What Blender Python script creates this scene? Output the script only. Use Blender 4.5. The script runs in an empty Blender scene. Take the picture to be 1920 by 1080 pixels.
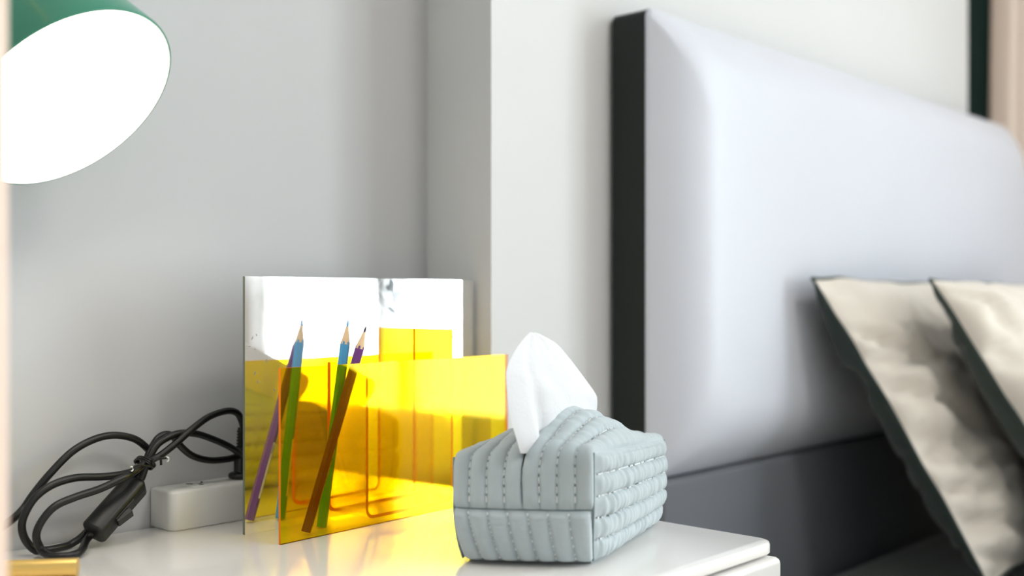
import bpy, bmesh, math, random
from mathutils import Vector, Matrix, noise

random.seed(7)
SC = bpy.context.scene
COL = SC.collection
PI = math.pi

# ------------------------------------------------------------------ camera
FPX, HZ, CAMZ, ANG = 2044.0, 560.0, 0.72, math.radians(42.8)
cam_d = bpy.data.cameras.new('camera')
cam = bpy.data.objects.new('camera', cam_d); COL.objects.link(cam)
cam.location = (0, 0, CAMZ)
cam.rotation_euler = (PI / 2, 0, ANG - PI / 2)
cam_d.sensor_width = 36.0
cam_d.lens = FPX / 1920 * 36
cam_d.shift_y = (HZ - 540) / 1920
cam_d.clip_start = 0.02
cam_d.dof.use_dof = True
cam_d.dof.focus_distance = 0.90
cam_d.dof.aperture_fstop = 2.9
SC.camera = cam

# ------------------------------------------------------------------ view, world, large lights
SC.view_settings.view_transform = 'Standard'
SC.view_settings.look = 'None'
SC.view_settings.exposure = 0.68
SC.view_settings.gamma = 1.0
SC.view_settings.use_curve_mapping = False
SC.cycles.max_bounces = 10
SC.cycles.transparent_max_bounces = 24
SC.cycles.sample_clamp_indirect = 6.0

W = bpy.data.worlds.new('sky'); SC.world = W; W.use_nodes = True
wb = W.node_tree.nodes['Background']
wb.inputs[0].default_value = (0.82, 0.90, 1.0, 1); wb.inputs[1].default_value = 2.0


def area(name, loc, target, sx, sy, power, color):
    l = bpy.data.lights.new(name, 'AREA'); l.shape = 'RECTANGLE'
    l.size, l.size_y, l.energy, l.color = sx, sy, power, color
    o = bpy.data.objects.new(name, l); COL.objects.link(o)
    o.location = loc
    o.rotation_euler = (Vector(target) - Vector(loc)).to_track_quat('-Z', 'Y').to_euler()
    return o


# daylight falling in through the window on the right wall
area('window_daylight', (2.80, -1.07, 1.20), (0, -1.07, 1.20), 1.4, 2.4, 100, (0.90, 0.95, 1.0))
area('drape_backlight', (2.80, 0.69, 1.20), (0, 0.69, 1.20), 0.62, 2.4, 7, (0.90, 0.95, 1.0))  # added light behind the second window, backlights the drape

TOP = 0.52          # nightstand top
FWD = Vector((math.cos(ANG), math.sin(ANG), 0)); RGT = Vector((math.sin(ANG), -math.cos(ANG), 0))


def ray(u, v):
    return FWD + RGT * ((u - 960) / FPX) + Vector((0, 0, (HZ - v) / FPX))


def on_y(u, v, y):
    r = ray(u, v); return Vector((0, 0, CAMZ)) + r * (y / r.y)


def on_z(u, v, z):
    r = ray(u, v); return Vector((0, 0, CAMZ)) + r * ((z - CAMZ) / r.z)


def on_plane(u, v, p, n):
    r = ray(u, v); o = Vector((0, 0, CAMZ))
    return o + r * ((Vector(p) - o).dot(n) / r.dot(n))


# ------------------------------------------------------------------ materials
def S(c):
    """sRGB 0-255 -> linear"""
    out = []
    for x in c:
        x /= 255.0
        out.append(x / 12.92 if x <= 0.04045 else ((x + 0.055) / 1.055) ** 2.4)
    return (*out, 1.0)


def mat(name, col, rough=0.5, metal=0.0, bump=0.0, bscale=200.0, var=0.0, vscale=6.0,
        coat=0.0, sheen=0.0, emit=None, estr=0.0, trans=0.0, spec=0.5, sub=0.0):
    m = bpy.data.materials.new(name); m.use_nodes = True
    nt = m.node_tree; n = nt.nodes; p = n['Principled BSDF']
    c = S(col)
    p.inputs['Base Color'].default_value = c
    p.inputs['Roughness'].default_value = rough
    p.inputs['Metallic'].default_value = metal
    p.inputs['Coat Weight'].default_value = coat
    p.inputs['Coat Roughness'].default_value = 0.06
    p.inputs['Sheen Weight'].default_value = sheen
    p.inputs['Specular IOR Level'].default_value = spec
    tc = n.new('ShaderNodeTexCoord')
    if var > 0:
        nz = n.new('ShaderNodeTexNoise'); nz.inputs['Scale'].default_value = vscale
        nz.inputs['Detail'].default_value = 4
        nt.links.new(tc.outputs['Object'], nz.inputs['Vector'])
        mx = n.new('ShaderNodeMix'); mx.data_type = 'RGBA'
        mx.inputs[6].default_value = tuple(x * (1 - var) for x in c[:3]) + (1,)
        mx.inputs[7].default_value = tuple(min(1, x * (1 + var)) for x in c[:3]) + (1,)
        nt.links.new(nz.outputs['Fac'], mx.inputs[0])
        nt.links.new(mx.outputs[2], p.inputs['Base Color'])
    if bump > 0:
        nb = n.new('ShaderNodeTexNoise'); nb.inputs['Scale'].default_value = bscale
        nb.inputs['Detail'].default_value = 3
        nt.links.new(tc.outputs['Object'], nb.inputs['Vector'])
        b = n.new('ShaderNodeBump'); b.inputs['Strength'].default_value = bump
        b.inputs['Distance'].default_value = min(0.002, 0.35 / bscale)
        nt.links.new(nb.outputs['Fac'], b.inputs['Height'])
        nt.links.new(b.outputs['Normal'], p.inputs['Normal'])
    if emit:
        p.inputs['Emission Color'].default_value = S(emit)
        p.inputs['Emission Strength'].default_value = estr
    return m


def clear_mat(name, tint, gloss=1.0, rough=0.01):
    """clear coloured sheet: tinted pass-through plus Fresnel reflection"""
    m = bpy.data.materials.new(name); m.use_nodes = True
    nt = m.node_tree; n = nt.nodes; n.clear()
    out = n.new('ShaderNodeOutputMaterial')
    t = n.new('ShaderNodeBsdfTransparent'); t.inputs[0].default_value = (*tint, 1)
    g = n.new('ShaderNodeBsdfGlossy'); g.inputs['Roughness'].default_value = rough
    fr = n.new('ShaderNodeFresnel'); fr.inputs[0].default_value = 1.49
    mu = n.new('ShaderNodeMath'); mu.operation = 'MULTIPLY'; mu.inputs[1].default_value = gloss
    nt.links.new(fr.outputs[0], mu.inputs[0])
    mx = n.new('ShaderNodeMixShader')
    nt.links.new(mu.outputs[0], mx.inputs[0])
    nt.links.new(t.outputs[0], mx.inputs[1]); nt.links.new(g.outputs[0], mx.inputs[2])
    nt.links.new(mx.outputs[0], out.inputs[0])
    return m


def edge_mat(name, tint, body):
    """saw-cut edge of the fluorescent sheet: tinted diffuse and translucent mix"""
    m = bpy.data.materials.new(name); m.use_nodes = True
    nt = m.node_tree; n = nt.nodes; n.clear()
    out = n.new('ShaderNodeOutputMaterial')
    d = n.new('ShaderNodeBsdfDiffuse'); d.inputs[0].default_value = (*body, 1)
    tl = n.new('ShaderNodeBsdfTranslucent'); tl.inputs[0].default_value = (*body, 1)
    t = n.new('ShaderNodeBsdfTransparent'); t.inputs[0].default_value = (*tint, 1)
    m1 = n.new('ShaderNodeMixShader'); m1.inputs[0].default_value = 0.5
    m2 = n.new('ShaderNodeMixShader'); m2.inputs[0].default_value = 0.04
    nt.links.new(d.outputs[0], m1.inputs[1]); nt.links.new(tl.outputs[0], m1.inputs[2])
    nt.links.new(m1.outputs[0], m2.inputs[1]); nt.links.new(t.outputs[0], m2.inputs[2])
    nt.links.new(m2.outputs[0], out.inputs[0])
    return m


def cloth_mat(name, col, tr):
    """woven cloth that lets some light through"""
    m = mat(name, col, 0.85, bump=0.2, bscale=500, var=0.04)
    nt = m.node_tree; n = nt.nodes
    p = n['Principled BSDF']; out = [x for x in n if x.type == 'OUTPUT_MATERIAL'][0]
    tl = n.new('ShaderNodeBsdfTranslucent'); tl.inputs[0].default_value = S(col)
    mx = n.new('ShaderNodeMixShader'); mx.inputs[0].default_value = tr
    nt.links.new(p.outputs[0], mx.inputs[1]); nt.links.new(tl.outputs[0], mx.inputs[2])
    nt.links.new(mx.outputs[0], out.inputs[0])
    return m


def mirror_mat():
    m = bpy.data.materials.new('silver_mirror'); m.use_nodes = True
    nt = m.node_tree; n = nt.nodes; p = n['Principled BSDF']
    p.inputs['Metallic'].default_value = 1.0
    tc = n.new('ShaderNodeTexCoord')
    nz = n.new('ShaderNodeTexNoise'); nz.inputs['Scale'].default_value = 13
    nz.inputs['Detail'].default_value = 6; nz.inputs['Distortion'].default_value = 0.6
    nt.links.new(tc.outputs['Object'], nz.inputs['Vector'])
    r = n.new('ShaderNodeValToRGB')
    r.color_ramp.elements[0].position = 0.52; r.color_ramp.elements[0].color = (0.025,) * 3 + (1,)
    r.color_ramp.elements[1].position = 0.74; r.color_ramp.elements[1].color = (0.16,) * 3 + (1,)
    nt.links.new(nz.outputs['Fac'], r.inputs[0]); nt.links.new(r.outputs[0], p.inputs['Roughness'])
    r2 = n.new('ShaderNodeValToRGB')
    r2.color_ramp.elements[0].position = 0.50; r2.color_ramp.elements[0].color = (0.90, 0.91, 0.91, 1)
    r2.color_ramp.elements[1].position = 0.72; r2.color_ramp.elements[1].color = (0.72, 0.73, 0.74, 1)
    nt.links.new(nz.outputs['Fac'], r2.inputs[0]); nt.links.new(r2.outputs[0], p.inputs['Base Color'])
    # cloudy worn patch near the upper edge
    cen = on_plane(742, 548, Vector((0.5236, 0.793, 0.52)), Vector((-0.0506, 0.9987, 0)))
    mp = n.new('ShaderNodeMapping'); mp.inputs['Location'].default_value = -cen
    nt.links.new(tc.outputs['Object'], mp.inputs['Vector'])
    ln = n.new('ShaderNodeVectorMath'); ln.operation = 'LENGTH'; nt.links.new(mp.outputs[0], ln.inputs[0])
    mr = n.new('ShaderNodeMapRange'); mr.inputs['From Min'].default_value = 0.0; mr.inputs['From Max'].default_value = 0.065
    mr.inputs['To Min'].default_value = 1.0; mr.inputs['To Max'].default_value = 0.0
    nt.links.new(ln.outputs['Value'], mr.inputs['Value'])
    n2 = n.new('ShaderNodeTexNoise'); n2.inputs['Scale'].default_value = 48; n2.inputs['Detail'].default_value = 7; n2.inputs['Distortion'].default_value = 1.2
    nt.links.new(tc.outputs['Object'], n2.inputs['Vector'])
    m4 = n.new('ShaderNodeMath'); m4.operation = 'MULTIPLY'
    nt.links.new(n2.outputs['Fac'], m4.inputs[0]); nt.links.new(mr.outputs[0], m4.inputs[1])
    r4 = n.new('ShaderNodeValToRGB')
    r4.color_ramp.elements[0].position = 0.18; r4.color_ramp.elements[0].color = (0,) * 3 + (1,)
    r4.color_ramp.elements[1].position = 0.48; r4.color_ramp.elements[1].color = (1,) * 3 + (1,)
    nt.links.new(m4.outputs[0], r4.inputs[0])
    mc = n.new('ShaderNodeMix'); mc.data_type = 'RGBA'
    nt.links.new(r4.outputs[0], mc.inputs[0]); nt.links.new(r2.outputs[0], mc.inputs[6]); mc.inputs[7].default_value = (0.055, 0.057, 0.06, 1)
    nt.links.new(mc.outputs[2], p.inputs['Base Color'])
    # thin milky film left on the sheet
    df = n.new('ShaderNodeBsdfDiffuse'); df.inputs[0].default_value = (0.86, 0.87, 0.88, 1)
    r3 = n.new('ShaderNodeValToRGB')
    r3.color_ramp.elements[0].position = 0.40; r3.color_ramp.elements[0].color = (0.03,) * 3 + (1,)
    r3.color_ramp.elements[1].position = 0.70; r3.color_ramp.elements[1].color = (0.12,) * 3 + (1,)
    nt.links.new(nz.outputs['Fac'], r3.inputs[0])
    mx = n.new('ShaderNodeMixShader'); out = [x for x in n if x.type == 'OUTPUT_MATERIAL'][0]
    nt.links.new(r3.outputs[0], mx.inputs[0]); nt.links.new(p.outputs[0], mx.inputs[1]); nt.links.new(df.outputs[0], mx.inputs[2])
    nt.links.new(mx.outputs[0], out.inputs[0])
    return m


M = {}
M['niche'] = mat('grey_niche_wall', (198, 198, 199), 0.85, bump=0.06, bscale=90, var=0.02, vscale=3)  # niche wall, greyer and darker than the headboard wall
M['wall'] = mat('painted_wall', (225, 225, 225), 0.85, bump=0.06, bscale=90, var=0.02, vscale=3)
M['ceil'] = mat('ceiling_paint', (240, 240, 238), 0.9, bump=0.05, var=0.01)
M['floor'] = mat('wood_floor', (176, 152, 124), 0.4, bump=0.1, bscale=30, var=0.15, vscale=4)
M['lacquer'] = mat('white_lacquer', (243, 240, 236), 0.16, bump=0.01, bscale=40, var=0.01, coat=0.3)
M['drawer'] = mat('drawer_lacquer', (240, 236, 232), 0.25, bump=0.01, bscale=40, var=0.01, coat=0.2)
M['gap'] = mat('carcass_brown', (150, 120, 95), 0.6, bump=0.1, var=0.1)
M['pad'] = mat('grey_leatherette', (216, 219, 229), 0.42, bump=0.04, bscale=400, var=0.02, sheen=0.2)
M['band'] = mat('black_green_fabric', (27, 33, 31), 0.8, bump=0.3, bscale=900, var=0.1)
M['low'] = mat('slate_fabric', (104, 107, 113), 0.8, bump=0.3, bscale=900, var=0.05)
M['sheet'] = mat('dark_green_cotton', (50, 62, 57), 0.85, bump=0.3, bscale=700, var=0.08, sheen=0.2)
M['beige'] = mat('beige_cotton', (226, 217, 205), 0.8, bump=0.2, bscale=700, var=0.03, sheen=0.2)
M['curtain'] = None
M['lining'] = mat('green_curtain', (34, 58, 52), 0.85, bump=0.2, bscale=500, var=0.06)
M['frame'] = mat('window_white', (236, 236, 236), 0.4, bump=0.02, var=0.01)
M['quilt'] = mat('sage_cotton', (179, 190, 194), 0.75, bump=0.25, bscale=1500, var=0.04, vscale=20, sheen=0.35)
M['thread'] = mat('white_thread', (240, 243, 242), 0.7, var=0.02)
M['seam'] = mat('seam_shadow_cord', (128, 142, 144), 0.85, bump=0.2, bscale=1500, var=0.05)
M['tissue'] = mat('tissue_paper', (224, 224, 226), 0.9, bump=0.25, bscale=350, var=0.01)
M['black'] = mat('black_rubber', (9, 9, 9), 0.38, bump=0.05, bscale=600, var=0.1)
M['blackp'] = mat('black_plastic', (17, 18, 17), 0.42, bump=0.12, bscale=900, var=0.1)
M['strip'] = mat('white_plastic', (222, 221, 217), 0.35, bump=0.02, bscale=300, var=0.01)
M['slot'] = mat('socket_slot', (60, 60, 60), 0.6, bump=0.05, var=0.1)
M['brass'] = mat('brushed_brass', (246, 206, 122), 0.34, metal=0.85, bump=0.05, bscale=900, var=0.05)
M['wood'] = mat('peach_wood', (238, 210, 192), 0.5, bump=0.1, bscale=120, var=0.06, vscale=20)
M['green'] = mat('teal_green_enamel', (56, 138, 112), 0.3, bump=0.01, var=0.03, coat=0.4)
M['inner'] = mat('white_reflector', (245, 245, 242), 0.5, bump=0.01, var=0.01)
M['glow'] = mat('lit_diffuser', (255, 252, 246), 0.5, emit=(255, 246, 232), estr=4.5, var=0.005)
M['sky_blue'] = mat('blue_lacquer', (72, 158, 214), 0.3, bump=0.02, var=0.03)
M['purple'] = mat('purple_lacquer', (104, 42, 124), 0.3, bump=0.02, var=0.03)
M['cedar'] = mat('cut_cedar', (232, 200, 158), 0.7, bump=0.1, bscale=600, var=0.08, vscale=150)
M['lead_b'] = mat('blue_lead', (118, 176, 222), 0.6, bump=0.05, var=0.05)
M['lead_p'] = mat('dark_violet_lead', (58, 36, 60), 0.6, bump=0.05, var=0.05)
M['foil'] = mat('gold_foil', (236, 206, 140), 0.3, metal=0.6, bump=0.02, var=0.05)
M['label'] = mat('cream_print', (238, 232, 214), 0.5, bump=0.02, var=0.02)
M['ink'] = mat('grey_print', (96, 96, 92), 0.6, bump=0.02, var=0.05)
M['scratch'] = mat('scratch_grey', (150, 150, 146), 0.7, bump=0.05, var=0.1)
M['silver'] = mirror_mat()
M['medge'] = mat('mirror_edge', (104, 112, 96), 0.3, bump=0.02, var=0.1)
M['acryl'] = clear_mat('yellow_acrylic', (1.0, 0.86, 0.02), 0.30)
M['acryl_b'] = clear_mat('yellow_acrylic_inner', (1.0, 0.90, 0.10), 0.35)
M['aedge'] = edge_mat('orange_acrylic_edge', (1.0, 0.62, 0.2), (1.0, 0.29, 0.035))
M['curtain'] = cloth_mat('beige_curtain', (214, 198, 184), 0.45)
M['glass'] = clear_mat('window_glass', (0.97, 0.99, 0.98), 0.6)
M['white_tie'] = mat('white_core', (230, 230, 226), 0.5, bump=0.02, var=0.02)


# ------------------------------------------------------------------ builders
def link(name, me, m, parent=None, smooth=True):
    o = bpy.data.objects.new(name, me); COL.objects.link(o)
    for x in (m if isinstance(m, (list, tuple)) else [m]):
        me.materials.append(x)
    if smooth:
        for f in me.polygons: f.use_smooth = True
    if parent: o.parent = parent
    return o


def obj(name, bm, m, parent=None, smooth=True, auto=None):
    bmesh.ops.recalc_face_normals(bm, faces=bm.faces[:])
    me = bpy.data.meshes.new(name); bm.to_mesh(me); bm.free()
    o = link(name, me, m, parent, smooth)
    if smooth and auto:
        me.set_sharp_from_angle(angle=math.radians(auto))
    return o


def tag(o, label, cat, group=None):
    o['label'] = label; o['category'] = cat
    if group: o['group'] = group
    return o


def thing(name, loc, label, cat, group=None, rz=0.0):
    o = bpy.data.objects.new(name, None); COL.objects.link(o)
    o.empty_display_size = 0.05
    o.location = loc; o.rotation_euler = (0, 0, rz)
    return tag(o, label, cat, group)


def keep(o, parent):
    """parent without moving: the child's mesh is in world coordinates"""
    o.parent = parent
    o.matrix_parent_inverse = (Matrix.Translation(parent.location) @ parent.rotation_euler.to_matrix().to_4x4()).inverted()
    return o


def struct(o, label=None):
    o['kind'] = 'structure'
    if label: o['label'] = label
    return o


def box(bm, x0, x1, y0, y1, z0, z1, bev=0.0, seg=3):
    vs = [bm.verts.new((x, y, z)) for x in (x0, x1) for y in (y0, y1) for z in (z0, z1)]
    fs = [(0, 1, 3, 2), (4, 6, 7, 5), (0, 4, 5, 1), (2, 3, 7, 6), (0, 2, 6, 4), (1, 5, 7, 3)]
    faces = [bm.faces.new([vs[i] for i in f]) for f in fs]
    if bev > 0:
        es = list({e for f in faces for e in f.edges})
        bmesh.ops.bevel(bm, geom=es, offset=bev, segments=seg, affect='EDGES', profile=0.5)


def boxo(name, b, m, parent=None, bev=0.0, seg=3):
    bm = bmesh.new(); box(bm, *b, bev, seg)
    return obj(name, bm, m, parent, smooth=bev > 0, auto=40 if bev > 0 else None)


def rrect(x0, x1, y0, y1, rad, n=8):
    """outline, rad = (bl, br, tr, tl)"""
    pts = []
    cs = [(x0, y0, rad[0], PI, 1, 1), (x1, y0, rad[1], 1.5 * PI, -1, 1),
          (x1, y1, rad[2], 0, -1, -1), (x0, y1, rad[3], 0.5 * PI, 1, -1)]
    for cx, cy, r, a0, sx, sy in cs:
        for i in range(n + 1):
            a = a0 + 0.5 * PI * i / n
            pts.append((cx + sx * r + r * math.cos(a), cy + sy * r + r * math.sin(a)))
    return pts


def loft(rect, rad, prof, fn, n=8, cap0=True, cap1=True, grow=-1.0):
    """rounded rectangle rings; prof = [(inset, height)]; fn(a, b, h) -> point"""
    bm = bmesh.new(); rings = []
    x0, x1, y0, y1 = rect
    for ins, h in prof:
        cap = 0.46 * min(x1 - x0 - 2 * ins, y1 - y0 - 2 * ins)
        rr = tuple(min(max(r + grow * ins, 0.0008), cap) for r in rad)
        rings.append([bm.verts.new(fn(a, b, h)) for a, b in rrect(x0 + ins, x1 - ins, y0 + ins, y1 - ins, rr, n)])
    N = len(rings[0])
    for k in range(len(rings) - 1):
        for i in range(N):
            j = (i + 1) % N
            bm.faces.new((rings[k][i], rings[k][j], rings[k + 1][j], rings[k + 1][i]))
    if cap0: bm.faces.new(rings[0][::-1])
    if cap1: bm.faces.new(rings[-1])
    return bm


def catmull(pts, per=10, closed=False):
    P = [Vector(p) for p in pts]; out = []
    n = len(P)
    for i in range(n - 1):
        p0 = P[max(i - 1, 0)]; p1 = P[i]; p2 = P[i + 1]; p3 = P[min(i + 2, n - 1)]
        for k in range(per):
            t = k / per
            out.append(0.5 * ((2 * p1) + (p2 - p0) * t + (2 * p0 - 5 * p1 + 4 * p2 - p3) * t * t
                              + (3 * p1 - p0 - 3 * p2 + p3) * t ** 3))
    out.append(P[-1])
    return out


def tube(bm, pts, r, seg=10, cap=True, rfn=None):
    pts = [Vector(p) for p in pts]
    n = len(pts); prev = None; rings = []
    for i in range(n):
        t = (pts[min(i + 1, n - 1)] - pts[max(i - 1, 0)]).normalized()
        if prev is None:
            a = Vector((0, 0, 1)) if abs(t.z) < 0.9 else Vector((1, 0, 0))
            nn = (a - t * a.dot(t)).normalized()
        else:
            nn = (prev - t * prev.dot(t)).normalized()
        prev = nn; b = t.cross(nn)
        rr = rfn(i / (n - 1)) if rfn else r
        rings.append([bm.verts.new(pts[i] + (nn * math.cos(2 * PI * k / seg) + b * math.sin(2 * PI * k / seg)) * rr)
                      for k in range(seg)])
    for i in range(n - 1):
        for k in range(seg):
            j = (k + 1) % seg
            bm.faces.new((rings[i][k], rings[i][j], rings[i + 1][j], rings[i + 1][k]))
    if cap:
        bm.faces.new(rings[0][::-1]); bm.faces.new(rings[-1])


def lathe(bm, prof, org, axis, seg=48, cap0=False, cap1=False):
    """prof = [(radius, along axis)]"""
    axis = Vector(axis).normalized(); org = Vector(org)
    a = Vector((0, 0, 1)) if abs(axis.z) < 0.9 else Vector((1, 0, 0))
    e1 = (a - axis * a.dot(axis)).normalized(); e2 = axis.cross(e1)
    rings = [[bm.verts.new(org + axis * h + (e1 * math.cos(2 * PI * k / seg) + e2 * math.sin(2 * PI * k / seg)) * r)
              for k in range(seg)] for r, h in prof]
    for i in range(len(rings) - 1):
        for k in range(seg):
            j = (k + 1) % seg
            bm.faces.new((rings[i][k], rings[i][j], rings[i + 1][j], rings[i + 1][k]))
    if cap0: bm.faces.new(rings[0][::-1])
    if cap1: bm.faces.new(rings[-1])


def obox(bm, org, ex, ey, ez, a0, a1, b0, b1, c0, c1):
    """box in a local frame; returns faces: -ex,+ex,-ey,+ey,-ez,+ez"""
    vs = [bm.verts.new(org + ex * a + ey * b + ez * c) for a in (a0, a1) for b in (b0, b1) for c in (c0, c1)]
    fs = [(0, 1, 3, 2), (4, 6, 7, 5), (0, 4, 5, 1), (2, 3, 7, 6), (0, 2, 6, 4), (1, 5, 7, 3)]
    return [bm.faces.new([vs[i] for i in f]) for f in fs]


# ------------------------------------------------------------------ room
YW, XP, YP = 0.885, 0.818, 0.787       # niche wall, pier side, pier front
XR, YB, XL, CE = 2.60, -2.6, -2.4, 2.6
struct(boxo('floor', (XL, XR + 0.4, YB, 1.35, -0.06, 0.0), M['floor']))
struct(boxo('ceiling', (XL, XR + 0.4, YB, 1.35, CE, CE + 0.06), M['ceil']))
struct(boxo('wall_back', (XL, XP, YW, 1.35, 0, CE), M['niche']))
struct(boxo('wall_headboard', (XP, 2.15, YP, 1.35, 0, CE), M['wall']))
struct(boxo('wall_recess', (2.15, XR, 1.12, 1.35, 0, CE), M['wall']))
struct(boxo('wall_left', (XL - 0.1, XL, YB, 1.35, 0, CE), M['wall']))
struct(boxo('wall_front', (XL, XR + 0.12, YB - 0.1, YB, 0, CE), M['wall']))
WINS = [(-1.70, -0.45), (0.40, 1.00)]; WZ0, WZ1 = 0.06, 2.32  # second opening is added so the drape is lit from behind
bm = bmesh.new()
for y0, y1 in ((YB, WINS[0][0]), (WINS[0][1], WINS[1][0]), (WINS[1][1], 1.35)): box(bm, XR, XR + 0.12, y0, y1, 0, CE)
for y0, y1 in WINS:
    box(bm, XR, XR + 0.12, y0, y1, 0, WZ0); box(bm, XR, XR + 0.12, y0, y1, WZ1, CE)
struct(obj('wall_right', bm, M['wall'], smooth=False))
for k, (y0, y1) in enumerate(WINS):
    win = bpy.data.objects.new('window_%d' % (k + 1), None); COL.objects.link(win); struct(win)
    np_ = 2 if k == 0 else 1
    bm = bmesh.new()
    for q in range(np_ + 1):
        y = y0 + (y1 - y0 - 0.05) * q / np_; box(bm, XR + 0.03, XR + 0.08, y, y + 0.05, WZ0, WZ1)
    for z in (WZ0, WZ1 - 0.05): box(bm, XR + 0.03, XR + 0.08, y0, y1, z, z + 0.05)
    obj('window_frame', bm, M['frame'], win, smooth=False)
    for q in range(np_):
        ya = y0 + 0.05 + (y1 - y0 - 0.05) * q / np_; yb = y0 + (y1 - y0 - 0.05) * (q + 1) / np_
        boxo('pane', (XR + 0.052, XR + 0.058, ya, yb, WZ0 + 0.05, WZ1 - 0.05), M['glass'], win)

# added fill light on the ceiling, out of view, for even room light
cl = thing('ceiling_fill_light', (1.1, -0.9, CE), 'added fill light, a round white disc on the ceiling out of view', 'fill light')
bm = bmesh.new(); lathe(bm, [(0.27, 0), (0.27, -0.05), (0.255, -0.06)], (0, 0, 0), (0, 0, 1), cap0=True)
obj('base', bm, M['frame'], cl, auto=40)
M['fill_glow'] = mat('fill_diffuser', (255, 250, 242), 0.6, emit=(255, 251, 246), estr=15.0, var=0.004)
bm = bmesh.new(); lathe(bm, [(0.25, -0.055), (0.235, -0.085), (0.15, -0.105), (0.01, -0.11)], (0, 0, 0), (0, 0, 1), cap1=True)
obj('diffuser', bm, M['fill_glow'], cl)

# ------------------------------------------------------------------ curtain
cu = thing('curtain', (2.47, 0.60, 0.02), 'floor-length beige curtain with a dark green edge beside the window', 'curtain')


def wavy(y0, y1, x, amp, waves, n, ph=0.0):
    bm = bmesh.new(); cols = []
    zs = [0.02, 0.6, 1.2, 1.8, 2.40]
    for i in range(n + 1):
        t = i / n; y = y0 + (y1 - y0) * t
        col = []
        for z in zs:
            a = amp * (1.0 - 0.25 * (z / 2.4))
            col.append(bm.verts.new((x + a * math.sin(2 * PI * waves * t + ph) + 0.006 * math.sin(5 * t + z), y + 0.008 * math.sin(7 * t + 2 * z), z)))
        cols.append(col)
    for i in range(n):
        for k in range(len(zs) - 1):
            bm.faces.new((cols[i][k], cols[i + 1][k], cols[i + 1][k + 1], cols[i][k + 1]))
    r = bmesh.ops.solidify(bm, geom=bm.faces[:], thickness=0.002)
    return bm


keep(obj('drape', wavy(0.30, 0.85, 2.47, 0.032, 5.5, 88, 0.8), M['curtain']), cu)
keep(obj('edge_lining', wavy(0.842, 0.935, 2.455, 0.010, 0.9, 20, 0.0), M['lining']), cu)
bm = bmesh.new(); tube(bm, [(2.47, -2.55, 2.43), (2.47, 1.05, 2.43)], 0.012, 14)
tag(obj('curtain_rail', bm, M['frame'], auto=40), 'white curtain rail running above the window', 'curtain rail')
cu2 = thing('curtain', (2.47, -1.87, 0.02), 'floor-length beige curtain gathered at the far side of the window', 'curtain')
keep(obj('drape', wavy(-2.04, -1.70, 2.47, 0.032, 4.5, 60, 0.3), M['curtain']), cu2)

# ------------------------------------------------------------------ bed
HX0, HX1, HZ1 = 1.018, 2.27, 1.052
bed = thing('bed', (1.64, 0.0, 0.0), 'upholstered bed with a pale grey padded headboard and black sides', 'bed')
rad = (0.012, 0.012, 0.10, 0.010)
pr = [(0.0, 0.0), (0.0, -0.004), (0.002, -0.0065)]
for k in range(1, 21):
    t = k / 20
    pr.append((0.002 + 0.092 * t, -0.0065 - 0.045 * (1 - (1 - t) ** 2.6)))
pr += [(0.14, -0.0523), (0.20, -0.0528), (0.26, -0.053)]
pad = loft((HX0, HX1, 0.512, HZ1), rad, pr, lambda a, b, h: (a, 0.735 + h, b), n=10, cap0=False, grow=0.75)
keep(obj('headboard_pad', pad, M['pad']), bed)
sh = loft((HX0 - 0.001, HX1 + 0.001, 0.06, HZ1 + 0.001), (0.01, 0.01, 0.101, 0.011),
          [(0.006, 0.050), (0.0, 0.046), (0.0, 0.0)], lambda a, b, h: (a, 0.7355 + h, b), n=10)
keep(obj('headboard_shell', sh, M['band'], auto=40), bed)
keep(boxo('lower_panel', (HX0 + 0.004, HX1 - 0.004, 0.712, 0.7352, 0.10, 0.5115), M['low'], bev=0.006), bed)
keep(boxo('side_rail', (HX0, HX0 + 0.035, -1.30, 0.711, 0.10, 0.24), M['low'], bev=0.008), bed)
keep(boxo('side_rail', (HX1 - 0.035, HX1, -1.30, 0.711, 0.10, 0.24), M['low'], bev=0.008), bed)
keep(boxo('foot_rail', (HX0, HX1, -1.336, -1.301, 0.10, 0.24), M['low'], bev=0.008), bed)
keep(boxo('slat_base', (HX0 + 0.036, HX1 - 0.036, -1.30, 0.711, 0.13, 0.15), M['gap']), bed)
for x in (HX0 + 0.05, HX1 - 0.09):
    for y in (-1.28, 0.64):
        keep(boxo('leg', (x, x + 0.04, y, y + 0.04, 0.0, 0.1295), M['band'], bev=0.004), bed)

# mattress in a dark green fitted sheet
MT = 0.352
bm = loft((HX0 + 0.037, HX1 - 0.037, -1.29, 0.70), (0.05,) * 4,
          [(0.03, 0.151), (0.0, 0.175), (0.0, MT - 0.04), (0.006, MT - 0.018), (0.02, MT - 0.006), (0.05, MT), (0.1, MT), (0.2, MT), (0.35, MT)],
          lambda a, b, h: (a, b, h + (0.004 * noise.noise(Vector((a * 5, b * 5, 0))) if h > 0.33 else 0)), n=8)
tag(obj('mattress', bm, M['sheet']), 'low mattress in a dark green sheet against the headboard', 'mattress')


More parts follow.
